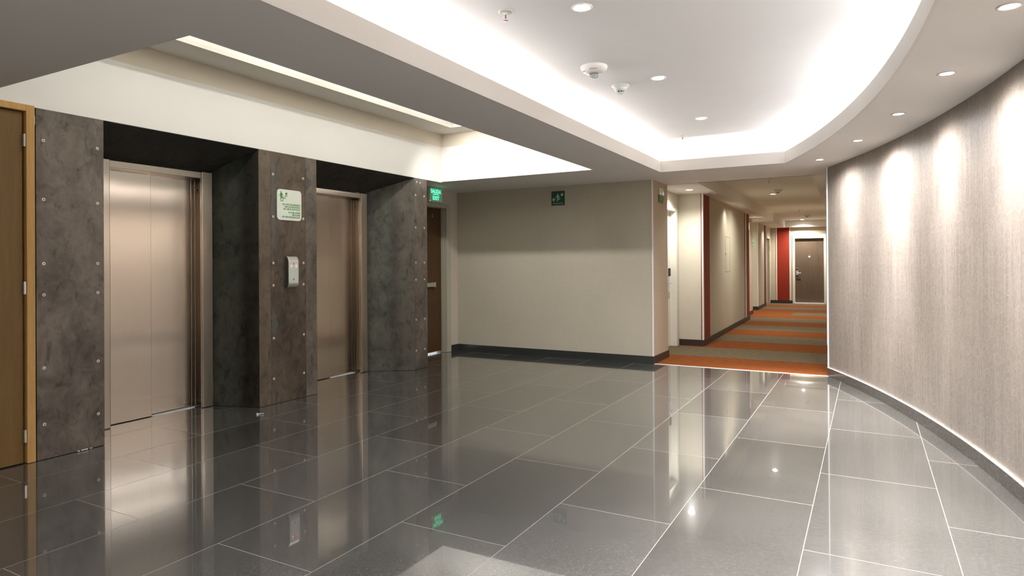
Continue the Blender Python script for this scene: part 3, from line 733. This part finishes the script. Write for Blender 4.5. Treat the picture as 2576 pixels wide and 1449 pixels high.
bm = BM(); lathe(bm, [(.007,0),(.006,.004),(.0001,.006)], (-5.444, 7.485, 2.254), 12, 'X'); obj('status_light', bm, m_redled, sg)

# room number sign and small yellow sign in the corridor
sg = thing('room_sign', 'pale green room number board on the far corridor pier', 'sign', K(-2.74, 19.25, 1.74))
P = lambda a, b, h=0: K(-2.80+a, 19.25-h, 1.735+b)
bm = BM(); slab2d(bm, P, [(-.12,0),(.225,0),(.225,.255),(-.12,.255)], 0, .006); obj('board', bm, plain('room sign board', (.62,.80,.60), .4), sg)
P2 = lambda a, b, h=0: K(-2.80+a, 19.244-h, 1.735+b)
for t, b_, z_ in (('Habitaciones', .155, .036), ('Rooms', .115, .036), ('- 529', .030, .056)):
    bm = BM(); text_bm(bm, t, P2, .205, b_, z_, 'RIGHT', bold=.001); obj('lettering', bm, m_sgreen, sg)
bm = BM(); kbox(bm, -2.485, -2.478, 22.285, 22.32, 1.70, 1.88)
tag(obj('door_sign', bm, m_yell), 'small yellow green plate on the far corridor door frame', 'sign')
# wall lamp on the pier
bm = BM(); bbox(bm, -2.46, -2.435, 17.02, 17.16, 2.16, 2.34, .008, 3, T=K)
tag(obj('wall_lamp', bm, emit('lamp shade', (1,.95,.85), .6, (.85,.82,.75))), 'small white lit wall fixture beyond the second red strip', 'lamp')

# ------------------------------------------------------------------ lift call panel
cp = thing('call_panel', 'silver lift call panel with two red digits and a down arrow on the pillar', 'call panel', (XL, 4.58, 1.12))
y0, y1, z0, z1, dp = 4.520, 4.648, 1.122, 1.432, .045
prof = [(0, z0), (.018, z0), (.034, z0+.012), (dp-.003, z0+.032), (dp, z0+.05), (dp, z1-.05), (dp-.003, z1-.034), (.034, z1-.014), (.018, z1), (0, z1)]
bm = BM(); prism(bm, [(XL+x, y0, z) for x, z in prof], (0, y1-y0, 0)); b_ = obj('housing', bm, [m_copm, m_copd], cp)
for p in b_.data.polygons:
    if abs(p.normal.y) > .9: p.material_index = 1
bm = BM(); bbox(bm, XL+dp-.002, XL+dp+.002, y0+.001, y1-.001, z0+.047, z1-.05, .0015); fc = obj('face_plate', bm, m_cop, cp)
P = planeX(XL+dp+.002, y0, z0)
bm = BM(); text_bm(bm, '6', P, .036, .205, .036, 'CENTER'); obj('digit_display', bm, m_led, cp); bm = BM(); text_bm(bm, '2', P, .096, .205, .036, 'CENTER'); obj('digit_display', bm, m_led, cp)
bm = BM()
for a, b in (((.055,.092),(.0635,.077)), ((.072,.092),(.0635,.077))): slab2d(bm, P, capsule2d(a, b, .0022), .0004, .001)
slab2d(bm, P, [(.052,.234),(.076,.234),(.076,.237),(.052,.237)], .0004, .001); slab2d(bm, P, circ2d((.066,.246), .004, 10), .0004, .001)
obj('marking', bm, m_slate, cp)
bm = BM(); lathe(bm, [(.010,0),(.010,.0008),(.0001,.0008)], (XL+dp+.002, y0+.0635, z0+.134), 18, 'X'); obj('call_button', bm, m_plastg, cp)

# ------------------------------------------------------------------ ceiling devices
def downlight(loc, label, group, lens, r=.052, lens_z=.004):
    e = thing('downlight', label, 'downlight', loc, group)
    x, y, z = loc
    bm = BM(); lathe(bm, [(r+.014, 0), (r+.014, -.004), (r+.006, -.006), (r, -.003)], (x, y, z), 32, cap=False); obj('trim_ring', bm, m_trimw, e, True)
    bm = BM(); lathe(bm, [(r-.003, -.0035), (.0001, -.0045)], (x, y, z), 32, cap=False); obj('lens', bm, lens, e, True)
    return e
def spot(loc, power, size_deg, blend=1.0, color=(1,1,1), radius=.04, target=None, name='spot'):
    ld = bpy.data.lights.new(name, 'SPOT'); ld.energy = power; ld.spot_size = math.radians(size_deg); ld.spot_blend = blend; ld.color = color; ld.shadow_soft_size = radius
    o = bpy.data.objects.new(name, ld); link(o); o.location = loc
    if target is not None:
        d = Vector(target)-Vector(loc); o.rotation_euler = d.to_track_quat('-Z', 'Y').to_euler()
    return o
def area(loc, sx, sy, power, color=(1,1,1), rot=(0,0,0), spread=180, name='area'):
    ld = bpy.data.lights.new(name, 'AREA'); ld.shape = 'RECTANGLE'; ld.size = sx; ld.size_y = sy; ld.energy = power; ld.color = color; ld.spread = math.radians(spread)
    o = bpy.data.objects.new(name, ld); link(o); o.location = loc; o.rotation_euler = rot
    return o
COOL, NEUT, WARM = (.97,.99,1), (1,.955,.91), (1,.84,.66)
# raised ceiling
DL = [(-1.43, 3.45), (-1.45, 5.07), (-1.48, 6.71), (-1.42, 1.80), (-1.40, .15), (-1.40, -1.5)]
labs = ['large bright downlight beside the nearer sprinkler on the raised ceiling', 'bright downlight beside the smoke detector on the raised ceiling', 'bright downlight nearest the far end of the raised ceiling']
for i, (x, y) in enumerate(DL):
    if i < 3: downlight((x, y, ZU), labs[i], 'downlights on the raised ceiling', m_lens, .048)
    spot((x, y, ZU-.03), 55, 120, 1.0, COOL, .05)
# curved soffit downlights, 0.31 m off the wall
CL = [(.55, 3.518), (.418, 4.591), (.21, 5.668), (-.071, 6.725), (-.449, 7.765)]
labs = ['curved soffit downlight closest to the camera, cut by the picture edge', 'second downlight along the curved soffit from the camera', 'third downlight along the curved soffit from the camera', 'fourth downlight along the curved soffit from the camera', 'last downlight of the curved soffit, above the carpet end of the wall']
RL = 13.985
pw = [1.2, .85, .8, 1.45, .8]; BEAM, SPILL, FLOOD = 115, 640, 130
extra = [(CX+RL*math.cos(a), CY+RL*math.sin(a)) for a in [math.asin((3.518-CY)/RL) - k*1.085/RL for k in (1, 2, 3, 4, 5)]]
for i, (x, y) in enumerate(CL + extra):
    if i < 5: downlight((x, y, ZS), labs[i], 'downlights along the curved wall', m_lensw, .036)
    dx, dy = x-CX, y-CY; l_ = math.hypot(dx, dy)
    p_ = pw[i] if i < 5 else 1.0
    spot((x, y, ZS-.02), BEAM*p_, 66, 1.0, NEUT, .05, target=(x+dx/l_*.13, y+dy/l_*.16, ZS-1.0))
    spot((x, y, ZS-.02), SPILL*p_, 64, 1.0, NEUT, .03, target=(x-dx/l_*.22, y-dy/l_*.22, ZS-1.0))
    spot((x, y, ZS-.02), FLOOD*p_, 168, 1.0, NEUT, .06)
# corridor
kl = [((-2.376, 9.944, ZS), 'downlight in the soffit above the white alcove door', 85), (K(-1.52, 22.15, 2.672), 'downlight shining on the corridor end wall', 220), (K(-1.50, 13.35, 2.672), 'downlight behind the first corridor smoke detector', 200)]
for loc, lab, p in kl:
    dlt = downlight(loc, lab, 'corridor downlights', m_lensw)
    if 'behind' in lab:
        bm = BM(); lathe(bm, [(.070, 0), (.056, -.020), (.053, -.020), (.055, 0)], loc, 32, cap=False); obj('baffle', bm, m_plastg, dlt, True)
    spot((loc[0], loc[1], loc[2]-(.008 if 'behind' in lab else .03)), p, 150, 1.0, (1,.94,.84), .03)
for loc, p in ((K(-2.11, 12.75, ZS-.02), 20), (K(-2.45, 18.35, 2.65), 70), (K(-2.3, 17.0, ZS-.02), 60), (K(-2.2, 20.6, ZS-.02), 45), (K(-1.2, 17.5, 2.65), 200)):
    spot(loc, p, 140, 1.0, (1,.94,.82), .08)

def sprinkler(loc, label):
    e = thing('sprinkler', label, 'sprinkler', loc, 'ceiling sprinklers'); x, y, z = loc
    bm = BM(); lathe(bm, [(.043, 0), (.043, -.003), (.034, -.007), (.028, -.004), (.022, -.010), (.012, -.010)], (x, y, z), 32, cap=False); obj('escutcheon', bm, m_plastg, e, True)
    bm = BM(); tube(bm, (x, y, z-.005), (x, y, z-.020), .012, 16)
    for s in (-1, 1):
        tube(bm, (x+s*.011, y, z-.018), (x+s*.010, y, z-.036), .0028); tube(bm, (x+s*.010, y, z-.036), (x, y, z-.048), .0028)
    obj('frame_arms', bm, m_plast, e)
    bm = BM(); tube(bm, (x, y, z-.020), (x, y, z-.044), .0035); obj('bulb', bm, m_redp, e)
    bm = BM(); lathe(bm, [(.0155, -.053), (.0155, -.0545), (.005, -.0555)], (x, y, z), 24); obj('deflector', bm, m_chrome, e)
sprinkler((-1.842, 3.29, ZU), 'nearer ceiling sprinkler, beside the large downlight')
sprinkler((-1.87, 7.52, ZU), 'farther ceiling sprinkler, small, near the far cove')
for loc, lab in ((( -1.382, 11.08, 2.672), 'tiny sprinkler on the corridor ceiling, in front of its smoke detector'), ((-1.523, 17.95, 2.672), 'tiny sprinkler far along the corridor ceiling')): sprinkler(loc, lab)

def smoke(loc, label, k=1.0):
    e = thing('smoke_detector', label, 'smoke detector', loc, 'smoke detectors'); x, y, z = loc
    bm = BM(); lathe(bm, [(.074*k, 0), (.074*k, -.006*k), (.066*k, -.012*k), (.050*k, -.026*k), (.052*k, -.030*k), (.044*k, -.040*k), (.030*k, -.048*k)], (x, y, z), 36, cap=False); obj('base', bm, m_plastg, e, True)
    bm = BM(); lathe(bm, [(.026*k, -.047*k), (.026*k, -.060*k)], (x, y, z), 24); obj('sensor_chamber', bm, m_black, e)
    bm = BM(); lathe(bm, [(.029*k, -.058*k), (.028*k, -.062*k), (.022*k, -.066*k), (.0001, -.066*k)], (x, y, z), 30, cap=False)
    for a in range(8):
        c, s = math.cos(a*PI/4+.2), math.sin(a*PI/4+.2)
        tube(bm, (x+c*.028*k, y+s*.028*k, z-.047*k), (x+c*.028*k, y+s*.028*k, z-.060*k), .0025*k, 8)
    obj('cage', bm, m_plastg, e)
smoke((-1.788, 5.135, ZU), 'white conical smoke detector on the raised ceiling', 1.0)
smoke((-1.43, 12.70, 2.672), 'smoke detector on the corridor ceiling, nearer one', 1.1)
smoke((-1.497, 20.07, 2.672), 'smoke detector on the corridor ceiling, near the end door', 1.1)
# strobe
e = thing('fire_strobe', 'round white fire alarm strobe with red lettering and clear dome', 'alarm', (-1.785, 4.535, ZU)); x, y, z = e.location
bm = BM(); lathe(bm, [(.100, 0), (.100, -.010), (.096, -.022), (.082, -.040), (.060, -.052), (.0001, -.056)], (x, y, z), 44, cap=False); obj('housing', bm, m_plast, e, True)
bm = BM(); lathe(bm, [(.034, -.054), (.033, -.070), (.026, -.083), (.012, -.090), (.0001, -.091)], (x, y, z), 28, cap=False)
g, nt, b = M('strobe dome'); b.inputs['Transmission Weight'].default_value = .85; b.inputs['Roughness'].default_value = .05; b.inputs['Base Color'].default_value = (.92,.95,.95,1); b.inputs['IOR'].default_value = 1.3
obj('dome', bm, g, e, True)
bm = BM(); tube(bm, (x, y, z-.054), (x, y, z-.080), .008); obj('flash_tube', bm, m_chrome, e)
tl = Vector((x+.012, y-.066, z)).to_2d()
def Pst(a, b, h=0):   # lettering on the rim facing the camera
    an = -PI/2 + .33 + a/.085
    return (x+(.090-b*.85)*math.cos(an), y+(.090-b*.85)*math.sin(an), z-.032-(.022-.0)*(b/.02)*.72)
bm = BM(); text_bm(bm, 'FUEGO', Pst, 0, .004, .014, 'CENTER', .060, bold=.0006); obj('lettering', bm, m_redp, e)
for dx_, dy_ in ((-.062, -.050), (-.048, -.058)):
    bm = BM(); lathe(bm, [(.010, 0), (.0001, -.001)], (x+dx_, y+dy_, z-.043), 12); obj('marking', bm, m_redp, e)

# litter
bm = BM(); tube(bm, (-4.83, 4.005, .006), (-4.80, 4.045, .006), .0045, 8); tube(bm, (-4.815, 4.025, .006), (-4.79, 4.03, .010), .004, 8); lathe(bm, [(.008, 0), (.008, .014)], (-4.832, 4.0, .0), 10)
tag(obj('wall_plug', bm, m_litter), 'tiny white plastic wall plug dropped on the floor by the pillar corner', 'litter')
bm = BM()
rr = random.Random(3)
for k in range(7):
    a, b = rr.uniform(2.60, 2.69), rr.uniform(-.008, .008)
    tube(bm, (-5.03+b, a, .006), (-5.02-b, a+rr.uniform(-.03, .03), .010), .004, 6)
tag(obj('paper_scrap', bm, m_litter), 'small white paper scrap on the floor under the wide screwed panel', 'litter')

# ------------------------------------------------------------------ lights
# cove tubes
for k in range(7):
    area((-2.295, 7.05-1.46*k, 2.495), .05, .95, 1.7, WARM, (PI, 0, 0), name='cove_tube')
for k in range(2):
    area((-1.85+k*.72, 7.92, 2.495), .62, .05, 2.6, (1,.95,.90), (PI, 0, 0), name='cove_tube')
aa = math.asin((7.4-CY)/RC)
for k in range(10):
    a = aa - k*1.08/RC; R_ = RC+.09
    area((CX+R_*math.cos(a), CY+R_*math.sin(a), 2.495), .05, .98, 2.4, (1,.96,.93), (PI, 0, a), name='cove_tube')
# unseen second lamp row added in the cove to brighten the raised ceiling
for k in range(3): area((-2.54, 6.4-3.2*k, 2.575), .04, 2.8, 8.5, (1,.97,.95), (0, math.radians(245), 0), name='cove_fill')
for k in range(5):
    a = aa - k*2.1/RC; R_ = RC+.32
    area((CX+R_*math.cos(a), CY+R_*math.sin(a), 2.575), .04, 1.8, 11.5, (1,.98,.97), (0, math.radians(115), a), name='cove_fill')
# light box over the lift wall
for k in range(4): area((-4.20, 2.85+1.2*k, 3.36), .06, 1.0, 7, (1,.96,.86), (0, math.radians(-12), 0), name='lightbox_tube')
for x in (-4.4, -3.25): spot((x, 6.40, 3.085), 62, 125, 1.0, (1,.95,.86), .035, target=(x, 8.46, .72), name='coffer_downlight')
for yy in (5.0, 3.6): area((-3.35, yy, 3.085), .10, .10, 4, (1,.95,.86), (0, 0, 0), name='coffer_downlight')
# stairwell behind the exit door
area((-6.6, 7.4, 2.45), .8, .8, 90, (.85,.92,1), (0, 0, 0), name='stair_light')
# unseen fill lamp added behind the camera to brighten the lobby
area((-2.2, -2.6, 2.40), 3.0, 1.2, 14, (1,.95,.88), (0, 0, 0), name='lobby_fill')

w = bpy.data.worlds.new('World'); S.world = w; w.use_nodes = True  # ambient added through the open end to brighten the ceilings
w.node_tree.nodes['Background'].inputs[0].default_value = (.9,.85,.78,1); w.node_tree.nodes['Background'].inputs[1].default_value = .6

# ------------------------------------------------------------------ camera
F, yaw, pitch, roll, cy = 1626.44, math.radians(28.81538), math.radians(-.160575), math.radians(-.353657), 658.2825
f = Vector((-math.sin(yaw)*math.cos(pitch), math.cos(yaw)*math.cos(pitch), -math.sin(pitch)))
r0 = Vector((math.cos(yaw), math.sin(yaw), 0)); u0 = r0.cross(f)
r = math.cos(roll)*r0 + math.sin(roll)*u0; u = -math.sin(roll)*r0 + math.cos(roll)*u0
cd = bpy.data.cameras.new('camera'); cam = bpy.data.objects.new('camera', cd); link(cam)
cd.sensor_fit = 'HORIZONTAL'; cd.sensor_width = 36; cd.lens = F/2576*36; cd.shift_y = (cy-724.5)/2576
cd.clip_start = .05; cd.clip_end = 100
cam.matrix_world = Matrix(((r.x, u.x, -f.x, 0), (r.y, u.y, -f.y, 0), (r.z, u.z, -f.z, H), (0, 0, 0, 1)))
S.camera = cam
S.view_settings.view_transform = 'Standard'; S.view_settings.look = 'None'; S.view_settings.exposure = .4; S.view_settings.gamma = 1
S.view_settings.use_white_balance = True; S.view_settings.white_balance_temperature = 6220; S.view_settings.white_balance_tint = 10
S.cycles.use_denoising = True; S.cycles.max_bounces = 7; S.cycles.diffuse_bounces = 5; S.cycles.adaptive_threshold = .03; S.cycles.adaptive_min_samples = 16; S.cycles.glossy_bounces = 4; S.cycles.transmission_bounces = 4
S.cycles.sample_clamp_indirect = 6; S.cycles.caustics_reflective = False; S.cycles.caustics_refractive = False
